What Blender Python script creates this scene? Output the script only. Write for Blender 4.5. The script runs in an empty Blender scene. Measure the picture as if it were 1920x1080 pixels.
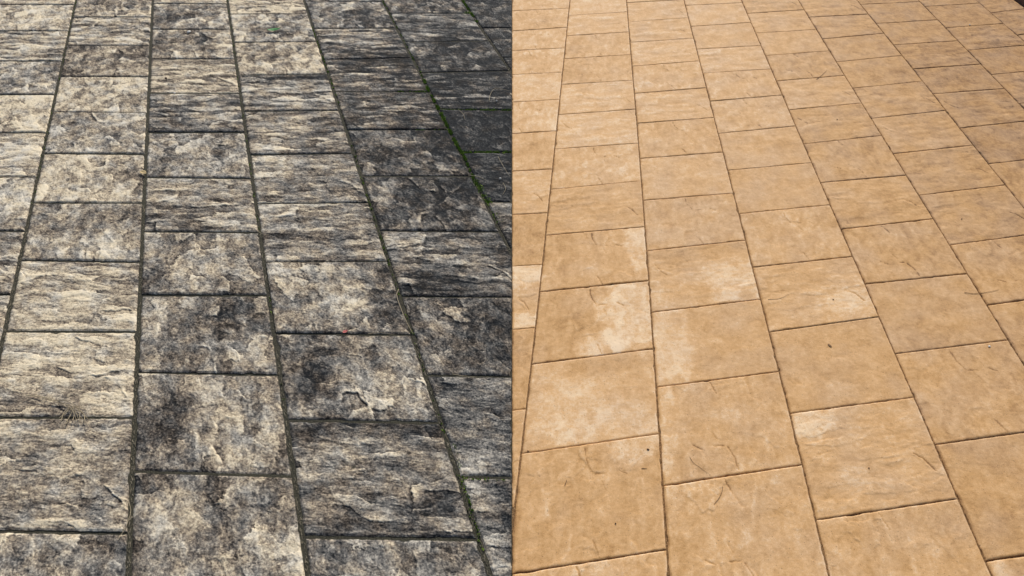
import bpy, math, random
import numpy as np
from mathutils import Vector
# ------------------------------------------------------------------ camera, sky, sun, exposure
S = bpy.context.scene
F, HZ, CH = 1270.0, -690.0, 1.6            # focal length and horizon in photo pixels, eye height in metres
D = 540.0 - HZ
PITCH = math.atan(D / F)
cam = bpy.data.objects.new('camera', bpy.data.cameras.new('camera'))
S.collection.objects.link(cam); S.camera = cam
cam.location = (0, 0, CH); cam.rotation_euler = (math.pi/2 - PITCH, 0, 0)
cam.data.sensor_width = 36; cam.data.lens = F/1920*36; cam.data.clip_start = .01; cam.data.clip_end = 500
SUN_AZ, SUN_EL = math.radians(12), math.radians(37)   # azimuth clockwise from straight ahead
w = bpy.data.worlds.new('World'); S.world = w; w.use_nodes = True
sky = w.node_tree.nodes.new('ShaderNodeTexSky'); sky.sky_type = 'NISHITA'; sky.sun_disc = False
sky.sun_elevation = SUN_EL; sky.sun_rotation = SUN_AZ; sky.dust_density = 2.5
bg = w.node_tree.nodes['Background']; bg.inputs[1].default_value = .09
w.node_tree.links.new(sky.outputs[0], bg.inputs[0])
sd = bpy.data.lights.new('sun', 'SUN'); sd.energy = 3.4; sd.angle = math.radians(1.5); sd.color = (1, .94, .85)
so = bpy.data.objects.new('sun', sd); S.collection.objects.link(so)
dv = Vector((math.sin(SUN_AZ)*math.cos(SUN_EL), math.cos(SUN_AZ)*math.cos(SUN_EL), math.sin(SUN_EL)))
so.rotation_euler = dv.to_track_quat('Z', 'Y').to_euler(); so.location = dv*20
S.view_settings.view_transform = 'Standard'; S.view_settings.look = 'None'
S.view_settings.exposure = 0.0; S.view_settings.gamma = 1
C = S.collection

def gp(x, y):
    """point of the level ground seen at pixel (x, y) of the 1920 x 1080 photograph"""
    cp, sp = math.cos(PITCH), math.sin(PITCH)
    u, v = x - 960.0, y - 540.0
    down = F*sp + v*cp
    t = CH/down
    return np.array([u*t, (F*cp - v*sp)*t])

# ------------------------------------------------------------------ noise
def _h(ix, iy, seed):
    n = (ix.astype(np.int64)*374761393 + iy.astype(np.int64)*668265263 + int(seed)*974634777) & 0xffffffff
    n = ((n ^ (n >> 13))*1274126177) & 0xffffffff
    return ((n ^ (n >> 16)) & 0xffff)/65535.0
def pn(x, y, seed=0):
    ix, iy = np.floor(x), np.floor(y); fx, fy = x-ix, y-iy
    ux, uy = fx*fx*fx*(fx*(fx*6-15)+10), fy*fy*fy*(fy*(fy*6-15)+10)
    def g(a, b):
        th = _h(ix+a, iy+b, seed)*2*np.pi
        return np.cos(th)*(fx-a) + np.sin(th)*(fy-b)
    return ((g(0,0)*(1-ux)+g(1,0)*ux)*(1-uy) + (g(0,1)*(1-ux)+g(1,1)*ux)*uy)*1.5
def fbm(x, y, o=4, seed=0, gain=.5):
    s, a, t = 0, 1, 0
    for i in range(o):
        s = s + a*pn(x*2**i+i*7.3, y*2**i+i*3.1, seed+i); t += a; a *= gain
    return s/t*1.3
def ridged(x, y, o=3, seed=0):
    s, a, t = 0, 1, 0
    for i in range(o):
        s = s + a*(1-np.abs(pn(x*2**i+i*5.3, y*2**i-i*2.7, seed+i))*2.4); t += a; a *= .55
    return s/t
def sm(e0, e1, x):
    t = np.clip((x-e0)/(e1-e0), 0, 1); return t*t*(3-2*t)
def terr(n, k, hard=.75):
    q = n*k; f = np.floor(q); r = q-f
    return (f + sm(hard, 1, r))/k
def blur(a, r):
    for ax in (0, 1):
        p = np.pad(a, [(r, r) if i == ax else (0, 0) for i in (0, 1)], mode='edge')
        c = np.cumsum(p, axis=ax); c = np.concatenate([np.zeros_like(np.take(c, [0], ax)), c], ax)
        n = a.shape[ax]
        a = (np.take(c, np.arange(n)+2*r+1, ax) - np.take(c, np.arange(n), ax))/(2*r+1)
    return a
def cells(x, y, seed):
    """broken plates: a height per plate and the distance to the nearest plate edge"""
    ix, iy = np.floor(x), np.floor(y)
    f1 = np.full(x.shape, 9.0); f2 = f1.copy(); val = f1*0
    for a in (-1, 0, 1):
        for b in (-1, 0, 1):
            cx, cy = ix+a, iy+b
            d = np.hypot(cx+_h(cx, cy, seed)-x, cy+_h(cx, cy, seed+1)-y)
            m = d < f1
            f2 = np.where(m, f1, np.minimum(f2, d)); val = np.where(m, _h(cx, cy, seed+2), val); f1 = np.where(m, d, f1)
    return val, f2-f1
def ledge(u, v, pts, amp, fall, soft=.006):
    """broken plate edge along a polyline: raised on its left-hand side, dropping sharply on the other"""
    best = np.full(u.shape, 9.0); side = np.zeros(u.shape)
    for (a, b), (c, d) in zip(pts[:-1], pts[1:]):
        dx, dy = c-a, d-b; L2 = dx*dx+dy*dy
        t = np.clip(((u-a)*dx+(v-b)*dy)/L2, 0, 1)
        ds = np.hypot(u-a-t*dx, v-b-t*dy); cr = (dx*(v-b)-dy*(u-a))/math.sqrt(L2)
        m = ds < best; best = np.where(m, ds, best); side = np.where(m, cr, side)
    # side < 0: towards the top of the slab for a line drawn left to right
    up = sm(soft, -soft, side)
    return amp*np.exp(-best/fall)*up - amp*.55*np.exp(-best/(fall*.35))*(1-up)
def crack(u, v, pts, amp, wd):
    best = np.full(u.shape, 9.0)
    for (a, b), (c, d) in zip(pts[:-1], pts[1:]):
        dx, dy = c-a, d-b; L2 = dx*dx+dy*dy
        t = np.clip(((u-a)*dx+(v-b)*dy)/L2, 0, 1)
        best = np.minimum(best, np.hypot(u-a-t*dx, v-b-t*dy))
    return -amp*np.exp(-(best/wd)**2)

H_LEDGES = [([(-.05,.30),(.15,.27),(.33,.22),(.36,.10)], 1.0, .10), ([(-.05,.52),(.12,.49),(.29,.42),(.31,.30)], .9, .09),
            ([(.30,.50),(.5,.56),(.7,.55),(1.05,.46)], 1.1, .09), ([(.35,.26),(.55,.30),(.8,.25),(1.0,.28)], .5, .05),
            ([(-.05,.74),(.1,.71),(.25,.74),(.45,.70),(.62,.73)], .8, .07), ([(.78,.58),(.86,.64),(.94,.78)], 1.1, .05),
            ([(-.02,.84),(.10,.84),(.12,.97)], .9, .08), ([(.6,.80),(.75,.76),(1.0,.84)], .5, .05)]
V_LEDGES = [([(.42,.03),(.44,.14),(.50,.27),(.60,.29),(.61,.18)], 1.0, .10), ([(.66,.18),(.69,.29),(.78,.32),(.83,.24)], .9, .09),
            ([(.58,.32),(.61,.45),(.59,.60)], .5, .05), ([(.05,.20),(.15,.24),(.22,.18)], .6, .06),
            ([(.38,.86),(.40,.72),(.50,.70),(.54,.82),(.56,1.0)], .9, .08), ([(.12,.80),(.2,.68),(.28,.78),(.30,.95)], .7, .07),
            ([(.64,.78),(.68,.90),(.66,1.0)], .6, .05), ([(.80,.62),(.88,.55),(.96,.60)], .5, .05)]
def relief(kind, u, v, W, L, seed, rough):
    """height in millimetres of the cast split-stone face (two mould faces, as in the photo) with its own wear"""
    x, y = u*W*10, v*L*10                      # decimetres
    wx, wy = .7*fbm(x*1.3, y*1.3, 4, seed+50), .7*fbm(x*1.3+9, y*1.3, 4, seed+60)
    ms = {'H': 11, 'V': 23, 'S': 37}[kind] + 100*(seed % 4)
    if kind == 'H':
        n = fbm(x*.55+wx*.45+3, y*2.6+wy*.9, 5, ms, .55)
        f = 1.35*fbm(x*3.0+wx, y*8.5+wy*2, 5, seed+3, .64)
        big = fbm(x*.35, y*1.1, 2, ms+5)
    elif kind == 'V':
        n = fbm(x*1.7+wx*1.0+y*.35, y*1.0+wy*.8, 5, ms, .55)
        f = fbm(x*5.0+wx*2+y*1.2, y*3.4+wy*2, 4, seed+3, .6)*1.25
        big = fbm(x*1.2+y*.3, y*.5, 2, ms+5)
    else:
        n = fbm(x*1.0+wx, y*1.2+wy, 4, seed, .5); f = fbm(x*5, y*5, 3, seed+3); big = n*0
    g = n*0; k = n*0; pl = n*0
    if kind == 'H': c1, e1 = cells(x*.75+wx*.25+.5*f*.1, y*3.0+wy*.35+f*.12, ms+3); c2, e2 = cells(x*1.8+f*.2, y*7+f*.3, seed+7)
    elif kind == 'V': c1, e1 = cells(x*1.5+y*.4+wx*.35+f*.10, y*1.15-x*.2+wy*.35+f*.10, ms+3); c2, e2 = cells(x*4.2+f*.3, y*3.2+f*.3, seed+7)
    if kind != 'S':
        on_ = sm(-.25, .2, fbm(x*.9, y*.9+3, 2, seed+81))
        pl = (np.where(c1 > .45, c1, .2)-.45)*on_ + .35*(np.where(c2 > .6, c2, .35)-.45)*(1-.5*on_)
    h = 2.0*terr(n+.08*f, 6.5, .80) + 1.2*n + 1.3*big + .80*f + 3.9*pl
    if kind != 'S':
        uu = u + wx*.045 + f*.008; vv = v + wy*.050 + f*.008
        g = 0; rr = random.Random(seed)
        for pts, a, fa in (H_LEDGES if kind == 'H' else V_LEDGES):
            g = g + ledge(uu, vv, pts, a*rr.choice((.2, .6, .9, 1.2)), fa*rr.uniform(.5, 1.0))*sm(-.45, .35, fbm(x*1.3, y*1.3, 2, seed+80))
        g = np.clip(g, -1.4, 1.6)
        h = h*.9 + 2.9*g
        if rough < .5:                          # washed slabs: face mostly worn flat, only the breaks stay
            cw_ = .0055*(1+.8*fbm(x*3, y*3, 2, seed+9)); wy = wy + f*.5; wx = wx + f*.5
            k = crack(u+wx*.012, v+wy*.012, [(.46,.04),(.47,.16),(.51,.27)], 1.3, cw_)+crack(u, v+wy*.01, [(.54,.29),(.61,.30)], 1.2, cw_) \
              + crack(u, v+wy*.01, [(.70,.29),(.76,.34)], 1.2, cw_)+crack(u+wx*.01, v, [(.53,.84),(.57,.98)], 1.1, cw_)+crack(u+wx*.01, v, [(.58,.36),(.61,.45)], .7, cw_) \
              if kind == 'V' else crack(u, v+wx*.01, [(.82,.55),(.87,.60),(.93,.74)], 1.4, cw_) + crack(u, v+wy*.02, [(.1,.45),(.25,.42)], .6, cw_)
            h = h*.80 + k*rr.choice((.8, 1.6, 2.4, 2.8))
    return h*rough, g, k, pl

# ------------------------------------------------------------------ materials
def mat(name):
    m = bpy.data.materials.new(name); m.use_nodes = True
    nt = m.node_tree; b = nt.nodes['Principled BSDF']
    def N(t, **k):
        n = nt.nodes.new(t)
        for a, c in k.items():
            if a.startswith('i_'): n.inputs[a[2:].replace('_', ' ')].default_value = c
            else: setattr(n, a, c)
        return n
    return m, nt, b, N, nt.links.new
def ramp(N, stops, interp='LINEAR'):
    r = N('ShaderNodeValToRGB'); r.color_ramp.interpolation = interp
    e = r.color_ramp.elements
    while len(e) < len(stops): e.new(.5)
    for k, (p, c) in zip(e, stops): k.position = p; k.color = (*c, 1)
    return r
def math_(N, lk, op, a, b=None, c=None):
    n = N('ShaderNodeMath', operation=op)
    for i, q in enumerate((a, b, c)):
        if q is None: continue
        if isinstance(q, (int, float)): n.inputs[i].default_value = q
        else: lk(q, n.inputs[i])
    return n.outputs[0]
def mix(N, lk, f, a, b, mode='MIX'):
    n = N('ShaderNodeMix', data_type='RGBA', blend_type=mode)
    for i, q in ((0, f), (6, a), (7, b)):
        if isinstance(q, (int, float)): n.inputs[i].default_value = q
        elif isinstance(q, tuple): n.inputs[i].default_value = (*q, 1)
        else: lk(q, n.inputs[i])
    return n.outputs[2]

def make_stained():
    m, nt, b, N, lk = mat('stained split stone')
    g = N('ShaderNodeNewGeometry')
    d = N('ShaderNodeAttribute', attribute_name='dirt_shade'); hu = N('ShaderNodeAttribute', attribute_name='hue')
    n1 = N('ShaderNodeTexNoise', i_Scale=170, i_Detail=6, i_Roughness=.7); lk(g.outputs['Position'], n1.inputs[0])
    n2 = N('ShaderNodeTexNoise', i_Scale=520, i_Detail=3, i_Roughness=.7); lk(g.outputs['Position'], n2.inputs[0])
    a = math_(N, lk, 'MULTIPLY_ADD', math_(N, lk, 'SUBTRACT', n1.outputs[0], .5), 1.25, d.outputs['Fac'])
    a = math_(N, lk, 'MULTIPLY_ADD', math_(N, lk, 'SUBTRACT', n2.outputs[0], .5), .75, a)
    a = math_(N, lk, 'MULTIPLY', a, .8)
    warm = ramp(N, [(.0, (.86,.75,.55)), (.176, (.69,.59,.42)), (.336, (.44,.365,.265)), (.50, (.225,.186,.145)), (.656, (.108,.089,.072)), (.80, (.042,.035,.029)), (1, (.011,.011,.011))])
    cold = ramp(N, [(.0, (.78,.73,.62)), (.176, (.57,.535,.46)), (.336, (.34,.32,.283)), (.50, (.18,.173,.16)), (.656, (.092,.092,.090)), (.80, (.032,.035,.038)), (1, (.007,.010,.014))])
    lk(a, warm.inputs[0]); lk(a, cold.inputs[0])
    c = mix(N, lk, hu.outputs['Fac'], cold.outputs[0], warm.outputs[0])
    lk(c, b.inputs['Base Color']); b.inputs['Roughness'].default_value = .82
    b.inputs['Specular IOR Level'].default_value = .10
    bp = N('ShaderNodeBump', i_Strength=.9, i_Distance=.0018); lk(n1.outputs[0], bp.inputs['Height']); lk(bp.outputs[0], b.inputs['Normal'])
    return m
def make_washed():
    m, nt, b, N, lk = mat('washed tan stone')
    g = N('ShaderNodeNewGeometry')
    d = N('ShaderNodeAttribute', attribute_name='dirt_shade'); hu = N('ShaderNodeAttribute', attribute_name='hue')
    n1 = N('ShaderNodeTexNoise', i_Scale=90, i_Detail=7, i_Roughness=.72); lk(g.outputs['Position'], n1.inputs[0])
    n2 = N('ShaderNodeTexNoise', i_Scale=420, i_Detail=3, i_Roughness=.7); lk(g.outputs['Position'], n2.inputs[0])
    vo = N('ShaderNodeTexVoronoi', i_Scale=120, i_Randomness=1.0); lk(g.outputs['Position'], vo.inputs[0])
    a = math_(N, lk, 'MULTIPLY_ADD', math_(N, lk, 'SUBTRACT', n1.outputs[0], .5), .42, d.outputs['Fac'])
    a = math_(N, lk, 'MULTIPLY_ADD', math_(N, lk, 'SUBTRACT', n2.outputs[0], .5), .70, a)
    r = ramp(N, [(0, (.88,.67,.44)), (.3, (.72,.45,.222)), (.55, (.575,.335,.140)), (.8, (.38,.205,.08)), (1, (.17,.085,.033))])
    r2 = ramp(N, [(0, (.86,.68,.49)), (.3, (.69,.458,.258)), (.55, (.55,.34,.175)), (.8, (.37,.22,.115)), (1, (.17,.10,.05))])
    lk(a, r.inputs[0]); lk(a, r2.inputs[0])
    c = mix(N, lk, hu.outputs['Fac'], r2.outputs[0], r.outputs[0])
    # scattered dark grains and pin holes of the cast face
    sp = math_(N, lk, 'LESS_THAN', vo.outputs['Distance'], .17)
    cs = N('ShaderNodeSeparateColor'); lk(vo.outputs['Color'], cs.inputs[0])
    sp = math_(N, lk, 'MULTIPLY', sp, math_(N, lk, 'GREATER_THAN', cs.outputs[0], .66))
    c = mix(N, lk, math_(N, lk, 'MULTIPLY', sp, .45), c, (.16,.09,.05))
    lk(c, b.inputs['Base Color']); b.inputs['Roughness'].default_value = .74
    b.inputs['Specular IOR Level'].default_value = .18
    bp = N('ShaderNodeBump', i_Strength=.7, i_Distance=.0016); lk(n1.outputs[0], bp.inputs['Height']); lk(bp.outputs[0], b.inputs['Normal'])
    return m
def make_plain(name, stops, scale=60, rough=.9, bump=.5, dist=.003):
    m, nt, b, N, lk = mat(name)
    g = N('ShaderNodeNewGeometry')
    n1 = N('ShaderNodeTexNoise', i_Scale=scale, i_Detail=7, i_Roughness=.7); lk(g.outputs['Position'], n1.inputs[0])
    r = ramp(N, stops); lk(n1.outputs[0], r.inputs[0]); lk(r.outputs[0], b.inputs['Base Color'])
    b.inputs['Roughness'].default_value = rough; b.inputs['Specular IOR Level'].default_value = .2
    bp = N('ShaderNodeBump', i_Strength=bump, i_Distance=dist); lk(n1.outputs[0], bp.inputs['Height']); lk(bp.outputs[0], b.inputs['Normal'])
    return m
def make_far(name, cols, joint, w_, h_):
    m, nt, b, N, lk = mat(name)
    g = N('ShaderNodeNewGeometry')
    br = N('ShaderNodeTexBrick', offset=.5); br.inputs['Scale'].default_value = 1
    mp = N('ShaderNodeMapping'); mp.inputs['Rotation'].default_value = (0, 0, math.pi/2); lk(g.outputs['Position'], mp.inputs[0]); lk(mp.outputs[0], br.inputs[0])
    br.inputs['Brick Width'].default_value = w_; br.inputs['Row Height'].default_value = h_
    br.inputs['Mortar Size'].default_value = .006; br.inputs['Color1'].default_value = (*cols[0], 1); br.inputs['Color2'].default_value = (*cols[1], 1); br.inputs['Mortar'].default_value = (*joint, 1)
    n1 = N('ShaderNodeTexNoise', i_Scale=14, i_Detail=9, i_Roughness=.75); lk(g.outputs['Position'], n1.inputs[0])
    r = ramp(N, [(.3, (.35,.35,.35)), (.7, (1.3,1.3,1.3))]); lk(n1.outputs[0], r.inputs[0])
    c = mix(N, lk, 1.0, br.outputs[0], r.outputs[0], 'MULTIPLY'); lk(c, b.inputs['Base Color'])
    b.inputs['Roughness'].default_value = .9
    bp = N('ShaderNodeBump', i_Strength=.6, i_Distance=.006); lk(n1.outputs[0], bp.inputs['Height']); lk(bp.outputs[0], b.inputs['Normal'])
    return m
M = dict(stained=make_stained(), washed=make_washed(),
    soil=make_plain('mossy joint soil', [(.28, (.022,.021,.016)), (.5, (.060,.057,.042)), (.64, (.10,.095,.068)), (.76, (.26,.23,.17))], 260, .95, .9, .004),
    sand=make_plain('brown joint sand', [(.3, (.07,.038,.018)), (.5, (.20,.115,.052)), (.66, (.48,.30,.15))], 300, .95, .8, .003),
    earth=make_plain('bare earth', [(.3, (.09,.065,.045)), (.7, (.22,.17,.12))], 3),
    moss=make_plain('bright moss', [(.3, (.08,.125,.02)), (.55, (.19,.29,.04)), (.75, (.36,.45,.09))], 300, .9, .3, .001),
    dryg=make_plain('dry straw', [(.3, (.24,.19,.12)), (.7, (.52,.44,.30))], 200, .7, .1, .0005),
    dryg2=make_plain('joint litter', [(.3, (.06,.055,.035)), (.5, (.16,.14,.10)), (.7, (.36,.32,.24))], 90, .8, .1, .0005),
    sand2=make_plain('brown fleck', [(.3, (.16,.09,.045)), (.7, (.27,.16,.08))], 200, .8, .1, .0005),
    twig=make_plain('brown twig', [(.3, (.10,.055,.03)), (.7, (.22,.13,.07))], 200, .8, .1, .0005),
    leaf=make_plain('green leaf', [(.3, (.05,.20,.06)), (.7, (.13,.36,.13))], 90, .5, .1, .0005),
    tanleaf=make_plain('dry tan leaf', [(.3, (.45,.33,.16)), (.7, (.68,.54,.30))], 90, .6, .1, .0005),
    petal=make_plain('pink petal', [(.3, (.62,.14,.13)), (.7, (.80,.32,.28))], 120, .5, .1, .0005),
    pale=make_plain('white chip', [(.3, (.62,.60,.55)), (.7, (.82,.80,.75))], 200, .6, .1, .0005),
    darkst=make_plain('dark pebble', [(.3, (.06,.04,.03)), (.7, (.14,.09,.06))], 300, .6, .2, .0005),
    board=make_plain('dark edging', [(.3, (.09,.055,.045)), (.7, (.17,.11,.09))], 60, .7, .4, .002),
    farL=make_far('weathered paving', ((.20,.185,.16), (.13,.12,.105)), (.03,.03,.022), .335, .43),
    farR=make_far('tan paving', ((.60,.40,.22), (.52,.33,.18)), (.15,.09,.045), .32, .354))

def tag(o, label=None, cat=None, group=None, kind=None):
    for k, v in (('label', label), ('category', cat), ('group', group), ('kind', kind)):
        if v: o[k] = v
    return o
def link(name, me, m, loc=(0,0,0), parent=None):
    o = bpy.data.objects.new(name, me); C.objects.link(o); o.location = loc; o.parent = parent
    if m: me.materials.append(m)
    return o
def grid_mesh(name, X, Y, Z, attrs):
    nv, nu = X.shape
    me = bpy.data.meshes.new(name)
    co = np.stack([X, Y, Z], -1).reshape(-1, 3).astype(np.float32)
    me.vertices.add(len(co)); me.vertices.foreach_set('co', co.ravel())
    i = np.arange((nv-1)*(nu-1)); r, c = i//(nu-1), i % (nu-1)
    a = r*nu+c
    q = np.stack([a, a+nu, a+nu+1, a+1], -1).astype(np.int32)
    me.loops.add(q.size); me.loops.foreach_set('vertex_index', q.ravel())
    me.polygons.add(len(q)); me.polygons.foreach_set('loop_start', (np.arange(len(q))*4).astype(np.int32))
    me.update(calc_edges=True)
    me.polygons.foreach_set('use_smooth', np.ones(len(q), bool))
    for k, v in attrs.items():
        at = me.attributes.new(k, 'FLOAT', 'POINT'); at.data.foreach_set('value', v.astype(np.float32).ravel())
    return me

# ------------------------------------------------------------------ the setting
def flat(name, xy, z, m, kind='structure'):
    me = bpy.data.meshes.new(name); me.from_pydata([(x, y, z) for x, y in xy], [], [tuple(range(len(xy)))])
    return tag(link(name, me, m), kind=kind)
flat('ground', [(-150,-150),(150,-150),(150,150),(-150,150)], -.06, M['earth'])
flat('weathered_path', [(-9,-4),(0,-4),(0,12),(-9,12)], -.012, M['farL'])
flat('tan_path', [(0,-4),(9,-4),(9,12),(0,12)], -.012, M['farR'])
def under(name, pts, z, m): flat(name, [tuple(gp(*p)) for p in pts], z, m)
under('joint_soil', [(960,1150), (960,-36), (0,-36), (-150,700), (-120,1180), (600,1180)], -.0048, M['soil'])
under('joint_sand', [(960,-30),(960,1240),(1300,1200),(1560,1130),(1900,1180),(2250,1280),(1960,720),(2140,683),(1925,393),(2080,373),(1978,262),(2120,244),(1960,110),(2040,98),(1860,-30)], -.0045, M['sand'])

# ------------------------------------------------------------------ slabs
def px(line, y):
    for (x0, y0), (x1, y1) in zip(line[:-1], line[1:]):
        if y <= y1: break
    if y < line[0][1]: (x0, y0), (x1, y1) = line[0], line[-1] if len(line) < 3 else line[2]
    return x0 + (x1-x0)*(y-y0)/(y1-y0)
def on(line, y_at):      # corner where a joint meets a column line
    return gp(px(line, y_at), y_at)

EDGE_HALF_V = {'L': .0068, 'R': .0024}      # half joint between columns
EDGE_HALF_H = {'L': .0045, 'R': .0020}      # half joint between rows
def slab(side, bl, br, top, bot, spec, name, label, group, seed):
    kind, flip, base, hue0, blobs = spec
    TL, TR, BL, BR = on(bl, top[0]), on(br, top[1]), on(bl, bot[0]), on(br, bot[1])
    W = float(np.linalg.norm(TR-TL)+np.linalg.norm(BR-BL))/2; L = float(np.linalg.norm(BL-TL)+np.linalg.norm(BR-TR))/2
    wpx = px(br, (top[1]+bot[1])/2) - px(bl, (top[0]+bot[0])/2); hpx = (bot[0]-top[0])
    ku, kv = (.62, .85) if side == 'L' else (.45, .55)
    nu, nv = int(np.clip(wpx*ku, 24, 230)), int(np.clip(hpx*kv, 20, 190))
    rng = random.Random(seed)
    ehh = EDGE_HALF_H[side]*(rng.uniform(.75, 1.15) if side == 'L' else rng.choice((.4, .6, .8, 1.05)))
    eu, ev = EDGE_HALF_V[side]/W, ehh/L
    def axis(n, e, size):
        c = [0, .0008, .0018, .003, .0045, .0065]
        c = [k/size for k in c]
        inner = np.linspace(c[-1]+(1-2*e)/n, 1-2*e-c[-1]-(1-2*e)/n, n)
        t = np.array([0]+c+list(inner)+[1-2*e-k for k in reversed(c)]+[1-2*e])
        return t/(1-2*e)
    tu, tv = axis(nu, eu, W), axis(nv, ev, L)
    # seam of the two halves lies on the line X = 0
    vs = ev + tv*(1-2*ev)
    def row(v):
        A, B = TL+(BL-TL)*v, TR+(BR-TR)*v
        lo, hi = eu, 1-eu
        g = .0012
        if side == 'L': hi = min(hi, (-g-A[0])/(B[0]-A[0]))
        else: lo = max(lo, (g-A[0])/(B[0]-A[0]))
        return A, B, lo, hi
    # drop the rows that the seam cuts away altogether
    vv = np.linspace(ev, 1-ev, 200); ok = [r[3]-r[2] > .01 for r in map(row, vv)]
    if not any(ok): return None
    v0, v1 = vv[ok.index(True)], vv[199-ok[::-1].index(True)]
    vs = v0 + tv*(v1-v0)
    U = np.zeros((len(tv), len(tu))); V = np.zeros_like(U); X = np.zeros_like(U); Y = np.zeros_like(U)
    wob = seed*3.7
    for j, v in enumerate(vs):
        A, B, lo, hi = row(v)
        # worn arrises: the edge wanders by a millimetre or so
        amp = (.0018 if side == 'L' else .0010)/W
        def ch(o_, s_): a_ = float(pn(np.array(v*L*45), np.array(wob+o_), s_)); b_ = float(pn(np.array(v*L*150), np.array(wob+o_), s_+2)); c_ = float(pn(np.array(v*L*22), np.array(wob+o_+3), s_+4)); return a_+.3+.5*b_+max(0, c_-.38)*7
        lo += amp*ch(0, 5); hi -= amp*ch(50, 6)
        u = lo + tu*(hi-lo); U[j] = u; V[j] = v
        X[j] = A[0]+(B[0]-A[0])*u; Y[j] = A[1]+(B[1]-A[1])*u
    # wobble rows too
    ampv = (.0016 if side == 'L' else .0009)
    Y += ampv*(pn(U*W*45, U*0+wob+9, 7)+.6*pn(U*W*150, U*0+wob+19, 7)+.35+7*np.maximum(0, pn(U*W*22, V*2+wob+29, 7)-.38))*np.abs(2*V-1)**5*np.sign(V-.5)
    un, vn = (1-U, 1-V) if flip else (U, V)
    rough = {'L': 1.0, 'R': .46}[side]
    if kind == 'S': rough *= .7
    h, gm, km, pl = relief(kind, un, vn, W, L, seed*7, rough)
    h -= h.mean()
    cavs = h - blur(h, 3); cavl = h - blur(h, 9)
    # distance from the slab's edge in metres
    cols = np.arange(U.shape[1]); lo = U[:, :1]; hi = U[:, -1:]
    ed = np.minimum(np.minimum((U-lo)*W, (hi-U)*W), np.minimum((V-V[0, 0])*L, (V[-1, 0]-V)*L))
    cw = .007 if side == 'L' else .0035
    fr = sm(0, cw*2.2, ed)
    Z = h*.001*(.25+.75*fr)
    if side == 'L': Z = Z*1.0
    Z = Z - (.0026 if side == 'L' else .0011)*(1-sm(0, cw, ed))**1.5
    q_ = 1 if side == 'L' else .4; Z += (U-.5)*rng.uniform(-.003, .003)*q_ + (V-.5)*rng.uniform(-.003, .003)*q_ + rng.uniform(-.0012, .0012)*q_
    for sl in ((0, slice(None)), (-1, slice(None)), (slice(None), 0), (slice(None), -1)): Z[sl] = -.045
    # ---- grime and painted shade
    x, y = X*10, Y*10                     # decimetres, whole patio: stains run over several slabs
    f_ = lambda q: q*1.5
    lx, ly = U*W*10+seed*1.7, V*L*10-seed*2.3
    bl_ = np.zeros_like(U)
    edge_n = fbm(lx*1.6, ly*1.6, 6, 91, .68)*(1.5 if side == 'L' else 1.1)
    for (bu, bv, ru, rv, am) in blobs:
        q = np.sqrt(((U-bu)/ru)**2+((V-bv)/rv)**2) + edge_n*.75
        bl_ += am*(.85 if side == 'L' else 1)*sm(1.35, .35 if side == 'L' else .6, q)
    wxx, wyy = .6*fbm(lx*2, ly*2, 4, 7), .6*fbm(lx*2+4, ly*2, 4, 8)
    if side == 'L':
        if kind == 'H': mid = fbm(lx*1.1+wxx*.8, ly*3.0+wyy*1.1, 6, 31+seed, .62); fil = ridged(lx*3.0+wxx*1.2, ly*9+wyy*1.6, 4, 41)
        else: mid = fbm(lx*1.9+wxx*1.3, ly*1.3+wyy*1.3, 6, 31+seed, .64); fil = ridged(lx*6+wxx*1.6, ly*5+wyy*1.6, 4, 41)
        low = 1.6*fbm(x*.45, y*.45, 4, 77) + .4*fbm(lx*.8, ly*.8, 3, 78)
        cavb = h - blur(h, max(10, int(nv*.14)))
        dirt_shade = base - .01 + .29*mid + .20*low + bl_ - .14*(fil-.45) - .08*np.clip(cavs, -2, 2.5) - .045*np.clip(cavl, -3, 3) - .05*np.clip(cavb, -3, 3)
        ka, kb = (7, 13) if kind == 'H' else (9, 8)
        dirt_shade += .36*fbm(lx*ka+wxx, ly*kb+wyy, 4, 155+seed, .8) - .20*(ridged(lx*ka*.8+f_(mid), ly*kb*.8+f_(low), 3, 141+seed)-.5)
        # black algae and painted shade, both deepening towards the far corner
        dirt_shade += .30*sm(1.35, .15, np.hypot((X+.05)/.85, (Y-3.2)/1.7) + .35*fbm(x*.7, y*.7, 4, 79)) + .10*sm(-1.5, -.1, X) - .03
        dirt_shade -= .30*pl + .12*sm(.2, .9, gm) - .26*sm(-.1, -.5, gm)
        dirt_shade -= .10*sm(.62, .95, fil) - .02
        pits = fbm(lx*(11 if kind == 'H' else 19), ly*24, 3, 58); dirt_shade += .18*sm(.25, .55, pits)
        cr = 1-np.abs(pn(lx*(1.1 if kind == 'H' else 2.1)+wxx*1.6, ly*(3.6 if kind == 'H' else 1.7)+wyy*1.6, 171+seed))*3
        dirt_shade += .07*sm(2.4, .9, Y)*sm(-.4, -1.2, X)
        cr = sm(.86, .985, cr)*sm(-.1, .3, fbm(lx*1.4, ly*1.4, 3, 172+seed))
        dirt_shade += .42*cr; Z = Z - np.where(Z > -.02, .0009*cr*fr, 0)
        # algae line along the joints
        dirt_shade += (.07*(1-sm(0, .012, ed+.006*edge_n)))
        dirt_shade = .452 + (dirt_shade-.49)*.93
        hue = np.clip(hue0 + 1.3*fbm(lx*1.3, ly*1.3, 5, 66, .65) + .25*(wxx), 0, 1)
    else:
        mid = fbm(lx*1.3+wxx, ly*1.6+wyy, 5, 31+seed, .6)
        dirt_shade = base - .03 + .20*mid + bl_*.86 - .10*np.clip(cavs, -1.5, 1.5) - .04*np.clip(cavl, -2, 2)
        if kind == 'V': dirt_shade += .14*fbm(lx*4.2+wxx, ly*1.1+wyy, 4, 58+seed)
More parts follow.
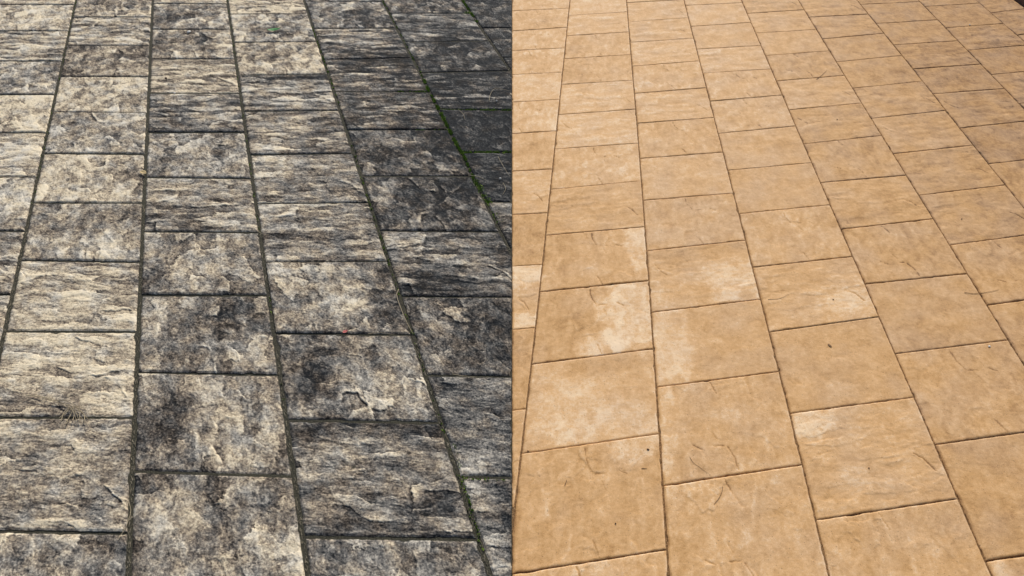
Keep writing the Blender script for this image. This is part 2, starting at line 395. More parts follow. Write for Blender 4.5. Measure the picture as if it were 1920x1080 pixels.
        dirt_shade += .12*fbm(lx*9, ly*9, 4, 55, .8) + .30*sm(-.25, -1.0, km)
        dirt_shade += .10*fbm(lx*3.2+wxx, ly*(6 if kind == 'H' else 2.4)+wyy, 4, 57+seed) + .12*sm(-.25, -.9, gm)
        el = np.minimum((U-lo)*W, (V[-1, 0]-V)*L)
        dirt_shade += .24*(1-sm(.003, .0075, el+.0025*edge_n))*sm(-.35, .25, fbm(lx*.9, ly*.9, 2, 95+seed)) - .10*(1-sm(.001, .006, np.minimum((V-V[0, 0])*L, (hi-U)*W)+.003*edge_n))  # left and bottom edges darker, top and right edges lighter
        dirt_shade += .12*sm(.15, 1, fbm(x*.45, y*.45, 3, 97)) + .25*sm(.8, 2.8, X) - .06*sm(1.4, .2, X)*sm(1.6, 3.2, Y) - .03 + rng.uniform(-.04, .04)
        hue = np.clip(hue0 + .35*sm(.55, .05, X) + 1.0*fbm(lx*.7, ly*.7, 3, 66, .5), 0, 1)
    dirt_shade = np.where(Z < -.02, .9 if side == 'L' else .95, dirt_shade)
    ctr = ((TL+TR+BL+BR)/4)
    me = grid_mesh(name, X-ctr[0], Y-ctr[1], Z, {'dirt_shade': np.clip(dirt_shade, -.2, 1.2), 'hue': hue})
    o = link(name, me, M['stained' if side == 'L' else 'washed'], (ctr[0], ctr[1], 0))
    return tag(o, label, 'paving stone', group)

def ln(*p): return list(p)
Bl = [ln((-3,0),(-470,1180)), ln((142,0),(-114,1180)), ln((286,0),(262,540),(234.6,1180)), ln((426,0),(501.5,540),(591,1180)),
      ln((570,0),(745,540),(952,1180)), ln((717,0),(855,270),(993,540),(1320,1180)), ln((867,0),(959,135),(1230,540)), ln((1017,0),(1460,540))]
def pr(lst, d=0): return [(t, t+d) if not isinstance(t, tuple) else t for t in lst]
Lj = [pr([-38, 8, 58, 114, 176.5, 248, 332, 432.5, 551, 696]),
      pr([-14, 32, 85, 143, (209, 211), (287, 288), 380, (487, 491), (620, 621), (782, 783), (994.5, 999), 1261]),
      pr([-36, 6, 54.5, 110, (174, 174.5), 247, (331.5, 334), (433.5, 434.5), (552, 553), (697.5, 702.5), (882, 893), 1125]),
      pr([-20, (27, 25), (79, 77.5), (140, 138), (208, 206), (289, 286.5), (381, 379), (491, 489), (624, 627), (787, 792), (1005, 1011), 1280]),
      pr([-45, 2, (53, 52), (111, 108), (171, 171), (242.5, 242.5), 330, (432, 434), (555, 557), (703, 708), (893, 900), 1140]),
      pr([-22, 24.5, (78, 76), (136, 132), (204, 206), 285, (378, 382), 492]),
      pr([-42, 2, 51.5, 107, 170])]
# kind, turned round, staining plus any painted shade 0..1, warm 0..1, blotches (u, v, ru, rv, amount), words for the label
LS = [
 [('H',0,.30,.8,[],'cream ridged slab'), ('V',0,.32,.7,[(.75,.8,.3,.4,.08)],'pale greyish blistered slab'), ('H',1,.42,.6,[(.4,.9,.5,.2,.15)],'grey-brown ridged slab'),
  ('V',1,.48,.4,[(.35,.75,.3,.3,.15)],'mid grey mottled slab'), ('V',0,.22,.9,[(.9,.9,.2,.2,.1)],'very pale cream slab'), ('H',0,.36,.6,[(.7,.1,.3,.2,.15)],'pale ridged slab'),
  ('V',1,.34,.5,[],'pale pitted slab'), ('H',0,.42,.7,[(.5,.1,.6,.2,.2)],'brownish ridged slab'), ('H',1,.30,.7,[],'cream narrow cut slab')],
 [('V',0,.50,.8,[(.6,.3,.35,.5,.18)],'brown stained slab'), ('H',0,.46,.6,[(.75,.3,.35,.3,.12),(.95,.6,.15,.4,.2)],'ridged slab greyed at right'), ('V',0,.58,.9,[(.95,.3,.2,.5,.2)],'dark brown mottled slab'),
  ('V',0,.34,.8,[(.55,.6,.12,.3,.25),(.75,.6,.1,.3,.2),(.9,.7,.2,.3,.12)],'cream slab with grey drips'), ('V',0,.42,.5,[(.1,.2,.2,.2,.15),(.4,.1,.3,.15,.1)],'grey and cream blistered slab'), ('V',1,.30,.85,[(.93,.55,.16,.45,.36),(.3,.6,.2,.2,.06)],'cream slab browned at right edge'),
  ('V',0,.46,.6,[(.2,.4,.22,.35,.28),(.55,.3,.12,.4,.22),(.97,.4,.12,.5,.25),(.68,.75,.14,.25,-.2)],'cream slab with dark left patch'), ('H',1,.30,.85,[(.55,.85,.3,.15,.18),(.3,.05,.5,.1,.12)],'cream finely ridged slab'), ('H',0,.28,.9,[(.25,.88,.35,.14,.34),(.7,.75,.25,.1,.12)],'slab with dark lower left corner'),
  ('H',0,.37,.7,[(.35,.82,.6,.12,.28),(.9,.1,.2,.1,.15)],'pale ridged slab, dark lower band'), ('V',1,.47,.5,[(.4,.15,.8,.2,.12)],'dull grey-brown slab')],
 [('H',0,.42,.8,[],'tan slab sliver'), ('V',1,.58,.5,[(.12,.4,.15,.5,.2),(.9,.3,.2,.3,.1)],'dark grey mottled slab'), ('V',0,.50,.7,[(.12,.5,.16,.4,.3),(.7,.5,.1,.4,.25),(.9,.3,.15,.5,-.15)],'slab with dark left blotch'),
  ('H',0,.48,1.0,[(.5,.1,.6,.12,.2),(.1,.85,.2,.15,-.15)],'tan-brown ridged slab'), ('H',1,.62,.4,[(.2,.85,.6,.15,.22),(.15,.4,.2,.3,.15)],'dark ridged slab, black lower band'), ('V',0,.48,.4,[(.2,.3,.14,.4,.3),(.7,.4,.1,.4,.22),(.85,.3,.15,.3,-.12)],'mottled slab with grey drips'),
  ('H',0,.44,.6,[(.95,.3,.15,.4,.22),(.3,.85,.4,.15,.2),(.05,.7,.1,.4,.25)],'ridged slab, cream steps at left'), ('V',1,.46,.6,[(.35,.15,.4,.15,.12),(.1,.8,.15,.3,.12)],'pinkish cream blistered slab'), ('V',0,.50,.55,[(.85,.3,.25,.35,.36),(.55,.35,.12,.25,.28),(.15,.15,.2,.2,-.15)],'slab blackened upper right'),
  ('V',1,.46,.65,[(.25,.5,.3,.4,.16),(.5,.2,.1,.2,-.2),(.9,.9,.2,.2,.15)],'brown and cream chipped slab'), ('V',0,.47,.6,[(.06,.5,.08,.8,.3),(.52,.2,.1,.4,.26),(.8,.75,.2,.2,.2),(.95,.8,.08,.3,-.3)],'slab with long dark drips')],
 [('H',0,.40,1.0,[],'tan ridged slab'), ('V',1,.42,.5,[(.5,.5,.25,.4,.18),(.2,.2,.2,.2,-.12)],'grey and white mottled slab'), ('V',0,.38,.9,[(.3,.3,.25,.4,.22),(.8,.5,.2,.3,.1)],'pinkish tan slab'),
  ('H',0,.48,.4,[(.5,.08,.7,.2,.38),(.4,.55,.4,.12,.2)],'ridged slab with black upper band'), ('H',1,.50,.6,[(.3,.12,.5,.15,.2),(.3,.6,.5,.12,.22)],'brown-grey banded slab'), ('H',0,.46,.5,[(.4,.85,.4,.12,.28)],'grey ridged slab, dark lower scoop'),
  ('H',0,.47,.55,[(.1,.6,.15,.12,.2),(.5,.6,.5,.12,.12),(.03,.9,.08,.08,-.35)],'grey layered slab'), ('V',0,.44,.55,[(.9,.5,.16,.5,.28),(.2,.4,.2,.3,.08),(.05,.1,.1,.2,-.25)],'mottled slab darker at right'), ('V',0,.50,.5,[(.16,.45,.2,.45,.36),(.75,.6,.25,.3,-.10),(.1,.93,.1,.08,-.3)],'slab with large black left blotch'),
  ('H',1,.58,.5,[(.55,.06,.6,.12,.34),(.85,.7,.2,.2,.18),(.6,.28,.3,.1,-.18),(.4,.7,.2,.2,-.05)],'dark layered slab, black top edge'), ('V',1,.50,.3,[(.1,.3,.15,.4,.2),(.5,.1,.8,.15,.15),(.25,.5,.12,.3,-.2)],'grey slab cut by front edge')],
 [('H',0,.58,.5,[],'dark slab sliver'), ('V',0,.64,.3,[(.7,.6,.3,.4,.14)],'dark grey mottled slab'), ('H',0,.56,.4,[(.5,.85,.6,.2,.25)],'dark ridged slab'), ('H',1,.62,.5,[(.5,.2,.6,.25,.2)],'blackish brown ridged slab'),
  ('H',0,.62,.5,[(.8,.4,.2,.3,-.1)],'dark layered slab, pale streaks'), ('V',1,.64,.4,[(.85,.3,.25,.4,.2),(.3,.3,.15,.2,-.1)],'dark grey blistered slab'), ('V',0,.60,.35,[(.65,.4,.35,.6,.22),(.15,.3,.15,.3,-.22)],'black slab, pale left corner'),
  ('H',0,.56,.4,[(.6,.85,.5,.2,.2),(.1,.2,.2,.2,-.15)],'smoky grey ridged slab'), ('V',1,.60,.5,[(.7,.5,.3,.5,.12)],'dark slab with pale veins'), ('H',1,.62,.15,[(.4,.3,.4,.3,.14),(.1,.9,.15,.2,-.25)],'blue-grey ridged slab'), ('H',0,.64,.3,[(.35,.4,.2,.6,.2),(.1,.3,.08,.5,-.2)],'grey slab cut by front edge')],
 [('V',0,.60,.4,[],'blackish slab'), ('H',0,.56,.1,[(.7,.3,.4,.3,-.12)],'blackish slab with green rim'), ('V',0,.64,.2,[(.1,.2,.15,.3,-.2)],'near black blotched slab'), ('H',0,.70,.1,[(.5,.5,.3,.1,-.12)],'black ridged slab, mossy left'),  # in this column and the next, staining includes painted shade
  ('V',0,.76,.0,[(.5,.3,.3,.3,-.06)],'blue-black slab framed by moss'), ('H',1,.76,.0,[],'black slab below green joint'), ('H',0,.60,.2,[],'charcoal triangular offcut')],
 [('H',0,.60,.1,[],'charcoal slab sliver'), ('V',0,.60,.1,[],'charcoal slab'), ('V',1,.66,.1,[],'dark blue-grey slab'), ('H',0,.66,.1,[],'black triangular offcut')],
]
ORD = ['', 'first', 'second', 'third', 'fourth', 'fifth', 'sixth', 'seventh', 'eighth', 'ninth', 'tenth', 'eleventh', 'twelfth', 'thirteenth', 'fourteenth', 'fifteenth']
def column(side, i, bl, br, joints, specs, seed0):
    vis = [k for k in range(len(specs)) if joints[k+1][0] > .5 or joints[k+1][1] > .5]
    cname = ORD[i+1] + (' stained' if side == 'L' else ' clean') + ' column from the left'
    n = len(specs)
    for k in range(n):
        *sp, look = specs[k]
        up = n-k
        pos = 'nearest' if up == 1 else ORD[up] + ' up'
        label = f'{look}, {pos} in the {cname}'
        slab(side, bl, br, joints[k], joints[k+1], sp, 'paving_stone', label,
             'stained split stone slabs' if side == 'L' else 'washed tan slabs', seed0+k)
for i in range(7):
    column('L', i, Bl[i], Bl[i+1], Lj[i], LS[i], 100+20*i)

Rb = [ln((962,0),(808,540),(740,810),(640,1180)),
      ln((1068.7,0),(1041,270),(1012.5,540),(982,810),(938,1180)),
      ln((1174.5,0),(1197.5,270),(1218,540),(1236,810),(1254,1080),(1261,1180)),
      ln((1282.5,0),(1352,270),(1421,540),(1490,810),(1555,1080),(1580,1180)),
      ln((1390,0),(1507,270),(1625,540),(1743,810),(1860,1080),(1903,1180)),
      ln((1497,0),(1663.5,270),(1831,540),(1998,810),(2170,1080),(2230,1180)),
      ln((1607,0),(1712,129),(1823.5,270),(1920,390),(2043,540),(2262,810)),
      ln((1722,0),(1815,95),(1911,194),(1985,270),(2250,540)),
      ln((1830,0),(1920,77),(2145,270)),
      ln((1902,0),(2010,80),(2280,270))]
Rj = [pr([(-22,-26), (20,15), (59,51), (96,89.5), (142,135), (195,186), (255,245), (326,317), (408,399), (508,496), (634,614), (795,766), (1020,980), (1290,1240)]),
      pr([(-12,-19), (29,22), (67,59.5), (110.5,102), (158,150), (215,204.5), (279.5,268.5), (355,339), (441,425), (547,526), (683,654), (850,813), (1078,1030), (1380,1310)]),
      pr([(-30,-36), (5,-1), (41,33), (79,71), (124,114), (175,164), (231,220), (297,285), (375.5,362), (470,450), (585.5,561), (726,696.5), (911,871), (1150,1100)]),
      pr([(-28,-33), (10,5), (49,42), (92,85), (137,129), (189.5,178), (250,236), (319,305), (400.5,384), (501,481), (622.5,594), (775,744.5), (975,935), (1235,1180)]),
      pr([(-12,-18), (25,18), (62,55), (104,95), (152,141), (206,193), (269.5,254), (342,328), (430,410), (532.5,513), (663,637.5), (833,800), (1052,1010), (1340,1290)]),
      pr([(-6,-12), (32,26), (73,62), (116,104), (165,152), (222,207), (288,272), (366,347), (459,436), (572,545), (716,683)]),
      pr([(-26,-31), (8,3), (44,37), (84,76), (129,120), (176,166), (240,225), (307,291), (393,373)]),
      pr([(-22,-27), (12,6), (52,44), (94,84), (140,128), (194,180), (262,244)]),
      pr([(-14,-20), (24,16), (66,56), (110,98)])]
T = 'tan slab'
RS = [
 [('V',0,.42,.8,[],'ochre slab sliver'), ('V',1,.46,.9,[(.6,.6,.2,.3,.1)],'golden blotched slab'), ('V',0,.44,.8,[],'sandy slab, faint cracks'), ('V',0,.42,.9,[(.9,.1,.1,.2,-.1)],'yellowish blistered slab'), ('S',0,.40,.8,[],'smooth peach slab'), ('V',0,.40,.9,[(.9,.8,.2,.3,-.15)],'slab with curled cracks'), ('V',1,.46,.9,[(.6,.4,.2,.2,.06)],'golden uneven slab'), ('H',0,.44,.9,[(.8,.2,.3,.3,-.05)],'golden slab, short diagonal nick'),
  ('V',1,.50,.9,[(.8,.4,.2,.4,.12)],'amber streaked slab'), ('H',0,.46,.6,[(.7,.15,.5,.25,-.32),(.9,.9,.3,.12,-.3)],'slab with whitish top band'), ('V',0,.56,.8,[],'deeper ochre strip'), ('H',0,.44,.7,[],'light narrow strip'), ('H',0,.46,.7,[],'front cut strip')],
 [('S',0,.42,.8,[],'peach slab'), ('H',0,.44,.8,[],'tan slab with wavy ridges'), ('V',0,.46,.8,[(.2,.5,.2,.5,.08)],'tan slab, faint blisters'), ('V',1,.48,.8,[(.15,.5,.2,.4,.12)],'slab with darker left end'), ('H',0,.40,.7,[],'smooth peach slab'), ('H',1,.41,.7,[],'plain peach slab'), ('V',0,.44,.75,[(.1,.3,.15,.4,.06),(.9,.7,.15,.3,-.08)],'slab with hooked crack'), 
  ('H',0,.47,.7,[],'tan slab, diagonal nick'), ('V',0,.46,.85,[(.15,.35,.15,.35,.14),(.92,.3,.12,.45,-.28),(.05,.6,.08,.5,-.1)],'slab with pale right end'), ('V',0,.50,.8,[(.8,.45,.24,.6,-.32),(.55,.85,.2,.2,-.28),(.22,.4,.22,.5,.10)],'slab, pale wash on right'), ('S',0,.36,.6,[(.6,.12,.4,.12,.18),(.85,.45,.12,.2,.14),(.3,.6,.25,.3,-.14),(.7,.85,.3,.2,-.12)],'pale patchy slab'), ('V',0,.52,.9,[(.85,.08,.22,.14,-.24)],'ochre slab, T-shaped cracks'), ('V',1,.38,.7,[(.3,.3,.2,.3,.12)],'pale front slab')],
 [('S',0,.42,.7,[],'peach slab'), ('H',0,.42,.7,[],'light peach slab'), ('H',0,.42,.7,[],'peach slab, faint lines'), ('H',0,.41,.7,[],'light tan slab, faint lines'), ('V',0,.44,.7,[],'tan slab, small chips'), ('H',0,.44,.7,[],'tan slab, light streak'), ('V',0,.46,.7,[],'sandy slab, one bent crack'),
  ('S',0,.46,.6,[],'plain beige slab'), ('V',0,.46,.35,[(.15,.5,.2,.5,-.05)],'pinkish slab, branching cracks'), ('H',1,.46,.7,[(.55,.12,.5,.2,.16),(.75,.6,.3,.35,-.26),(.15,.75,.15,.3,-.1)],'slab, pale lower right'), ('S',0,.46,.75,[(.12,.5,.22,.6,-.26),(.2,.2,.2,.1,.08)],'slab whitened at left'), ('V',1,.48,.75,[(.06,.4,.07,.7,-.2)],'speckled tan slab'), ('V',1,.47,.8,[(.1,.05,.16,.08,-.2)],'large speckled front slab')],
 [('H',0,.43,.7,[],'peach slab'), ('S',0,.43,.6,[],'pinkish beige slab'), ('S',0,.43,.6,[],'plain pinkish slab'), ('H',0,.43,.6,[],'smooth pale tan slab'), ('V',0,.45,.6,[],'beige slab, small nicks'), ('V',0,.46,.55,[(.8,.7,.2,.2,-.06)],'beige slab, short cracks'), ('S',0,.46,.55,[],'smooth beige slab'), ('S',0,.45,.6,[],'plain warm beige slab'),
  ('V',0,.47,.75,[(.15,.6,.25,.3,.02)],'slab with scattered nicks'), ('H',0,.47,.8,[(.78,.7,.25,.28,-.26),(.3,.3,.2,.2,.04)],'slab, whitish lower right'), ('S',0,.49,.8,[],'slab with brown oval fleck'), ('H',0,.46,.7,[(.12,.12,.2,.16,-.26)],'slab with white upper left corner'), ('V',1,.50,.75,[(.3,.12,.35,.1,.06)],'speckled front slab')],
 [('H',0,.48,.7,[],'tan slab, light rim'), ('H',0,.47,.7,[],'tan slab'), ('S',0,.47,.7,[],'plain tan slab'), ('V',1,.48,.6,[],'tan slab, forked mark'), ('H',0,.47,.6,[(.1,.93,.2,.06,-.15)],'tan slab, bright lower edge'), ('H',1,.50,.6,[],'beige ridged slab'), ('V',1,.48,.6,[],'beige slab with swirls'),
  ('H',0,.50,.8,[(.4,.78,.35,.12,.16)],'tan slab, rippled ochre band'), ('V',1,.48,.55,[(.75,.6,.2,.25,.05)],'beige pitted slab'), ('S',0,.50,.5,[(.9,.3,.2,.3,-.05)],'plain brownish beige slab'), ('V',0,.48,.6,[],'beige slab, diagonal crack'), ('S',0,.50,.6,[],'speckled tan slab at frame side'), ('S',0,.48,.6,[(.08,.1,.07,.1,-.25)],'corner slab with pale chip')],
 [('H',0,.50,.7,[],'tan slab'), ('H',0,.50,.6,[],'tan slab, faint band'), ('S',0,.50,.7,[],'plain ochre-tan slab'), ('S',0,.52,.8,[(.7,.6,.3,.3,.05)],'ochre-shaded slab'), ('H',0,.50,.6,[],'pinkish tan slab'), ('H',1,.50,.55,[],'beige lined slab'), ('H',0,.51,.55,[],'beige slab, soft ripples'), ('H',0,.50,.55,[],'beige slab with dark fleck'),
  ('V',1,.51,.55,[],'wrinkled beige slab'), ('S',0,.52,.6,[],'brownish slab at frame side')],
 [('H',0,.52,.8,[],'ochre slab'), ('S',0,.54,.7,[],'orange-brown slab'), ('S',0,.54,.8,[],'smooth khaki slab'), ('H',0,.54,.8,[],'khaki slab, pale ridge'), ('S',0,.54,.6,[(.5,.4,.4,.4,.05)],'pinkish brown slab'), ('H',1,.54,.5,[(.4,.4,.2,.2,.05)],'slab with pinkish ripples'), ('S',0,.54,.4,[],'greyish tan slab'), ('V',1,.54,.4,[],'greyish cut-off slab')],
 [('H',0,.52,.8,[],'ochre slab'), ('S',0,.55,.9,[],'olive-ochre slab'), ('H',0,.54,.7,[(.5,.8,.4,.2,.08)],'rippled tan slab'), ('S',0,.56,.7,[],'rusty tan slab'), ('H',0,.54,.4,[],'greyish rippled slab'), ('S',0,.54,.4,[],'greyish corner piece')],
 [('H',0,.52,.8,[],'ochre slab beside dark edging'), ('H',0,.52,.7,[],'tan slab, pale ridges'), ('S',0,.53,.7,[],'tan corner slab')],
]
for i in range(9):
    assert len(RS[i]) == len(Rj[i])-1, (i, len(RS[i]), len(Rj[i]))
    column('R', i, Rb[i], Rb[i+1], Rj[i], RS[i], 300+20*i)

# ------------------------------------------------------------------ edging, moss and litter
def tube(name, pts, r, m, z=.006, label=None, cat='straw', group=None, lift=None, parent=None, taper=.4):
    """thin bent stalk lying on the stones, given by its course in the photo"""
    P = []
    for i, p in enumerate(pts):
        q = gp(*p); zz = z if lift is None else z+lift[i]
        P.append(Vector((q[0], q[1], zz)))
    Q = []                                     # Catmull-Rom
    for i in range(len(P)-1):
        a, b, c, d = P[max(i-1, 0)], P[i], P[i+1], P[min(i+2, len(P)-1)]
        for k in range(6):
            t = k/6
            Q.append(.5*((2*b)+(c-a)*t+(2*a-5*b+4*c-d)*t*t+(3*b-a-3*c+d)*t**3))
    Q.append(P[-1])
    o0 = Q[0].copy(); vs, fs = [], []; n = 6
    for i, q in enumerate(Q):
        d = (Q[min(i+1, len(Q)-1)]-Q[max(i-1, 0)]).normalized(); s_ = d.cross(Vector((0, 0, 1))).normalized(); u_ = s_.cross(d)
        rr = r*(1-(1-taper)*i/(len(Q)-1))
        for k in range(n):
            a = 2*math.pi*k/n; vs.append(tuple(q-o0+(s_*math.cos(a)+u_*math.sin(a))*rr))
    for i in range(len(Q)-1):
        for k in range(n): fs.append((i*n+k, i*n+(k+1) % n, (i+1)*n+(k+1) % n, (i+1)*n+k))
    fs += [tuple(range(n))[::-1], tuple(range(len(vs)-n, len(vs)))]
    me = bpy.data.meshes.new(name); me.from_pydata(vs, [], fs); me.polygons.foreach_set('use_smooth', [True]*len(fs))
    o = link(name, me, m, tuple(o0) if parent is None else tuple(o0-Vector(parent.location)), parent)
    return tag(o, label, cat, group) if parent is None else o

def blade_leaf(name, x, y, ang, length, width, m, label, cat, cup=.25, z=.006, fold=.35):
    q = gp(x, y); vs, fs = [], []
    N_, K = 12, 6
    for i in range(N_+1):
        t = i/N_; wd = width*math.sin(math.pi*min(1, t*.97+.03))**.8*(1-.25*t)
        for k in range(K+1):
            s_ = k/K*2-1
            vs.append(((t-.5)*length, s_*wd/2, cup*length*(2*t-1)**2*.3 + abs(s_)*wd*fold*.5 + .0008*math.sin(i*2.1+k)))
    for i in range(N_):
        for k in range(K): a = i*(K+1)+k; fs.append((a, a+1, a+K+2, a+K+1))
    me = bpy.data.meshes.new(name); me.from_pydata(vs, [], fs); me.polygons.foreach_set('use_smooth', [True]*len(fs))
    o = link(name, me, m, (q[0], q[1], z)); o.rotation_euler = (0, 0, ang)
    md = o.modifiers.new('thickness', 'SOLIDIFY'); md.thickness = .0005
    return tag(o, label, cat)

def lump(name, x, y, rx, ry, rz, m, label, cat, seed=1, z=.004):
    import bmesh
    bm = bmesh.new(); bmesh.ops.create_icosphere(bm, subdivisions=3, radius=1)
    r_ = random.Random(seed)
    off = [Vector((r_.uniform(-1, 1), r_.uniform(-1, 1), r_.uniform(-1, 1))).normalized() for _ in range(7)]
    for v in bm.verts:
        c = v.co.copy(); k = 1
        for o_ in off: k -= .22*max(0, c.dot(o_)-.62)
        v.co = Vector((c.x*rx*k, c.y*ry*k, c.z*rz*k))
    me = bpy.data.meshes.new(name); bm.to_mesh(me); bm.free()
    q = gp(x, y); o = link(name, me, m, (q[0], q[1], z+rz*.5)); o.rotation_euler.z = seed
    return tag(o, label, cat)

# dark board that closes the clean paving at the far right
def board():
    a, b = gp(px(Rb[9], -60)+6, -60), gp(px(Rb[9], 300)+6, 300)
    d = (b-a)/np.linalg.norm(b-a); n_ = np.array([-d[1], d[0]])
    if n_[0] < 0: n_ = -n_
    vs, fs = [], []
    prof = [(0, -.05), (0, .026), (.004, .030), (.110, .030), (.114, .026), (.114, -.05)]
    K = 24
    for i in range(K+1):
        p = a+(b-a)*i/K
        for (o_, z) in prof:
            j = .0015*math.sin(i*1.7); vs.append((*(p+n_*(o_+j)-a), z))
    m_ = len(prof)
    for i in range(K):
        for k in range(m_-1): q = i*m_+k; fs.append((q, q+1, q+m_+1, q+m_))
    fs += [tuple(range(m_)), tuple(range(K*m_, K*m_+m_))[::-1]]
    me = bpy.data.meshes.new('edging_board'); me.from_pydata(vs, [], fs)
    tag(link('edging_board', me, M['board'], (a[0], a[1], 0)), 'dark purplish-brown edging closing the clean paving at the top right corner', 'edging')
board()

def moss():
    rng = random.Random(4)
    # (course in the photo, tufts per centimetre, half spread in metres)
    runs = [([(795,148),(800,162),(830,218),(857,272)], 12, .006), ([(857,272),(870,292),(890,338)], 9, .005), ([(890,338),(920,385),(935,420)], 4, .014),
            ([(828,205),(900,205.5),(958,206)], 4, .007), ([(866,285),(900,285),(958,285)], 6, .007), ([(867,0),(895,42)], 6, .009), ([(885,22),(868,25)], 4, .012),
            ([(717,0),(745,52),(797,152)], .7, .004), ([(640,205),(700,404),(745,540)], .5, .004), ([(585,50),(640,205)], .9, .004),
            ([(745,540),(832,808),(905,1030)], .25, .003), ([(850,830),(905,1030)], .7, .003), ([(870,896),(955,901)], .8, .004), ([(740,171),(800,171)], 2, .006),
            ([(426,0),(462,265),(502,540),(541,810)], .12, .003), ([(142,0),(60,380)], .15, .004), ([(780,243),(855,243)], 1, .005)]
    vs, fs = [], []
    for pts, dens, spread in runs:
        W_ = [gp(*p) for p in pts]
        for a, b in zip(W_[:-1], W_[1:]):
            L_ = float(np.linalg.norm(b-a)); n_ = int(L_*100*dens*6)
            d = (b-a)/L_; s_ = np.array([-d[1], d[0]])
            for _ in range(n_):
                t = rng.random()
                clump = float(pn(np.array(t*L_*26), np.array(a[0]*9), 3)) + .35*float(pn(np.array(t*L_*90), np.array(a[0]*9), 4))
                if clump < rng.uniform(-.25, .35): continue
                p = a+d*t*L_+s_*max(-1.6, min(1.6, rng.gauss(0, .55)))*spread
                hgt = rng.uniform(.0004, .0018); off = abs(float(np.dot(p-a, s_)))
                z0 = -.005 if off < .006 else -.0005
                an = rng.uniform(0, 6.28); r_ = rng.uniform(.0008, .0022)
                c, sn = math.cos(an)*r_, math.sin(an)*r_
                k = len(vs); top = z0+hgt*2.2+(.003 if off < .006 else 0)
                vs += [(p[0]-c, p[1]-sn, z0), (p[0]+c, p[1]+sn, z0), (p[0]+c*.9+sn*1.6, p[1]+sn*.9-c*1.6, top), (p[0]-c*.9+sn*1.6, p[1]-sn*.9-c*1.6, top)]
                fs.append((k, k+1, k+2, k+3))
    me = bpy.data.meshes.new('moss'); me.from_pydata(vs, [], fs)
    tag(link('moss', me, M['moss']), 'bright green moss growing in the joints of the stained paving', 'moss', kind='stuff')
moss()

def litter():
    rng = random.Random(9); vs, fs = [], []
    lines = [(Bl[1],0,650),(Bl[2],0,1080),(Bl[3],0,1080),(Bl[4],0,1080),(Bl[5],0,470),(Bl[6],0,140)]
    for ln_, y0, y1 in lines:
        for _ in range(260):
            t = rng.random()**.8; y = y0+(y1-y0)*t
            if px(ln_, y) > 958: continue
            p, q = gp(px(ln_, y), y), gp(px(ln_, y+8), y+8)
            d = (q-p)/np.linalg.norm(q-p); a = math.atan2(d[1], d[0])+rng.gauss(0, .22); L_ = rng.uniform(.003, .016); w_ = rng.uniform(.0004, .0011)
            o_ = rng.gauss(0, .0028); s_ = np.array([-d[1], d[0]]); c = p+s_*o_; e = np.array([math.cos(a), math.sin(a)]); n_ = np.array([-e[1], e[0]])
            z = -.0042+rng.uniform(0, .0018); tl = rng.uniform(-.0012, .0012); k = len(vs)
            for u_, v_, zz in ((-1,-1,0),(1,-1,0),(1,1,0),(-1,1,0),(-.8,0,.0007),(.8,0,.0007)):
                r_ = c+e*u_*L_/2+n_*v_*w_; vs.append((r_[0], r_[1], z+tl*u_+zz))
            fs += [(k,k+1,k+5,k+4),(k+3,k+4,k+5,k+2),(k,k+4,k+3),(k+1,k+2,k+5)]
    me = bpy.data.meshes.new('litter'); me.from_pydata(vs, [], fs)
    tag(link('litter', me, M['dryg2']), 'fine dry litter lying in the wide joints of the stained paving', 'litter', kind='stuff')
litter()

blade_leaf('leaf', 515, 60, .35, .072, .036, M['leaf'], 'small green leaf lying on the mottled stained paving near the top', 'leaf', cup=.4, z=.009)
blade_leaf('leaf', 270, 326, -.5, .034, .024, M['tanleaf'], 'dry tan leaf caught in a joint between two stained columns', 'leaf', cup=.3, z=.005)
blade_leaf('petal', 648, 624, .6, .018, .013, M['petal'], 'pink petal lying in a joint of the dark stained paving', 'petal', cup=.5, z=.004, fold=.6)
lump('stone_chip', 355, 62, .010, .013, .006, M['pale'], 'white chip on a dark stained slab near the top', 'chip', 3)
lump('stone_chip', 328, 176, .005, .006, .003, M['pale'], 'tiny white chip in a joint beside a dark ridged slab', 'chip', 5)
lump('seed', 312, 149, .006, .006, .005, M['darkst'], 'small black seed on a tan-brown ridged slab', 'seed', 6)
lump('seed', 931, 191, .004, .004, .004, M['pale'], 'tiny white seed on the black slabs by the seam', 'seed', 7)
lump('seed', 938, 337, .004, .005, .004, M['pale'], 'tiny pale seed on a blue-black slab beside a wisp of straw', 'seed', 8)
lump('pebble', 1555.5, 648, .0080, .0040, .0006, M['sand2'], 'small oval brown pebble on a plain tan slab', 'pebble', 2, z=.001)
lump('pebble', 1569.5, 224.5, .0028, .0028, .002, M['twig'], 'small dark round pebble on a beige slab with faint ridges', 'pebble', 9, z=.001)
lump('pebble', 1803, 411, .0026, .0024, .002, M['twig'], 'dark grain on a lined beige slab towards the right', 'pebble', 10, z=.001)
lump('pebble', 1215, 843, .0028, .0038, .002, M['twig'], 'dark crumb on the corner of the ochre slab with T-shaped cracks', 'pebble', 11, z=.001)
lump('pebble', 990, 846, .003, .0022, .002, M['twig'], 'dark crumb in the joint above the ochre slab', 'pebble', 12, z=.0)
lump('pebble', 1154, 982, .0022, .0022, .0015, M['twig'], 'tiny dark grain low on the cracked ochre slab', 'pebble', 13, z=.001)
lump('pebble', 1629, 878, .0020, .0018, .0015, M['twig'], 'tiny dark grain on the slab with a white upper left corner', 'pebble', 14, z=.001)
lump('pebble', 1562, 562, .0026, .0018, .0015, M['twig'], 'small dark grain on the slab whitish at lower right', 'pebble', 15, z=.001)
lump('stone_chip', 1854.5, 650, .0040, .0032, .002, M['pale'], 'tiny white chip on a beige slab near the right side', 'chip', 16, z=.001)
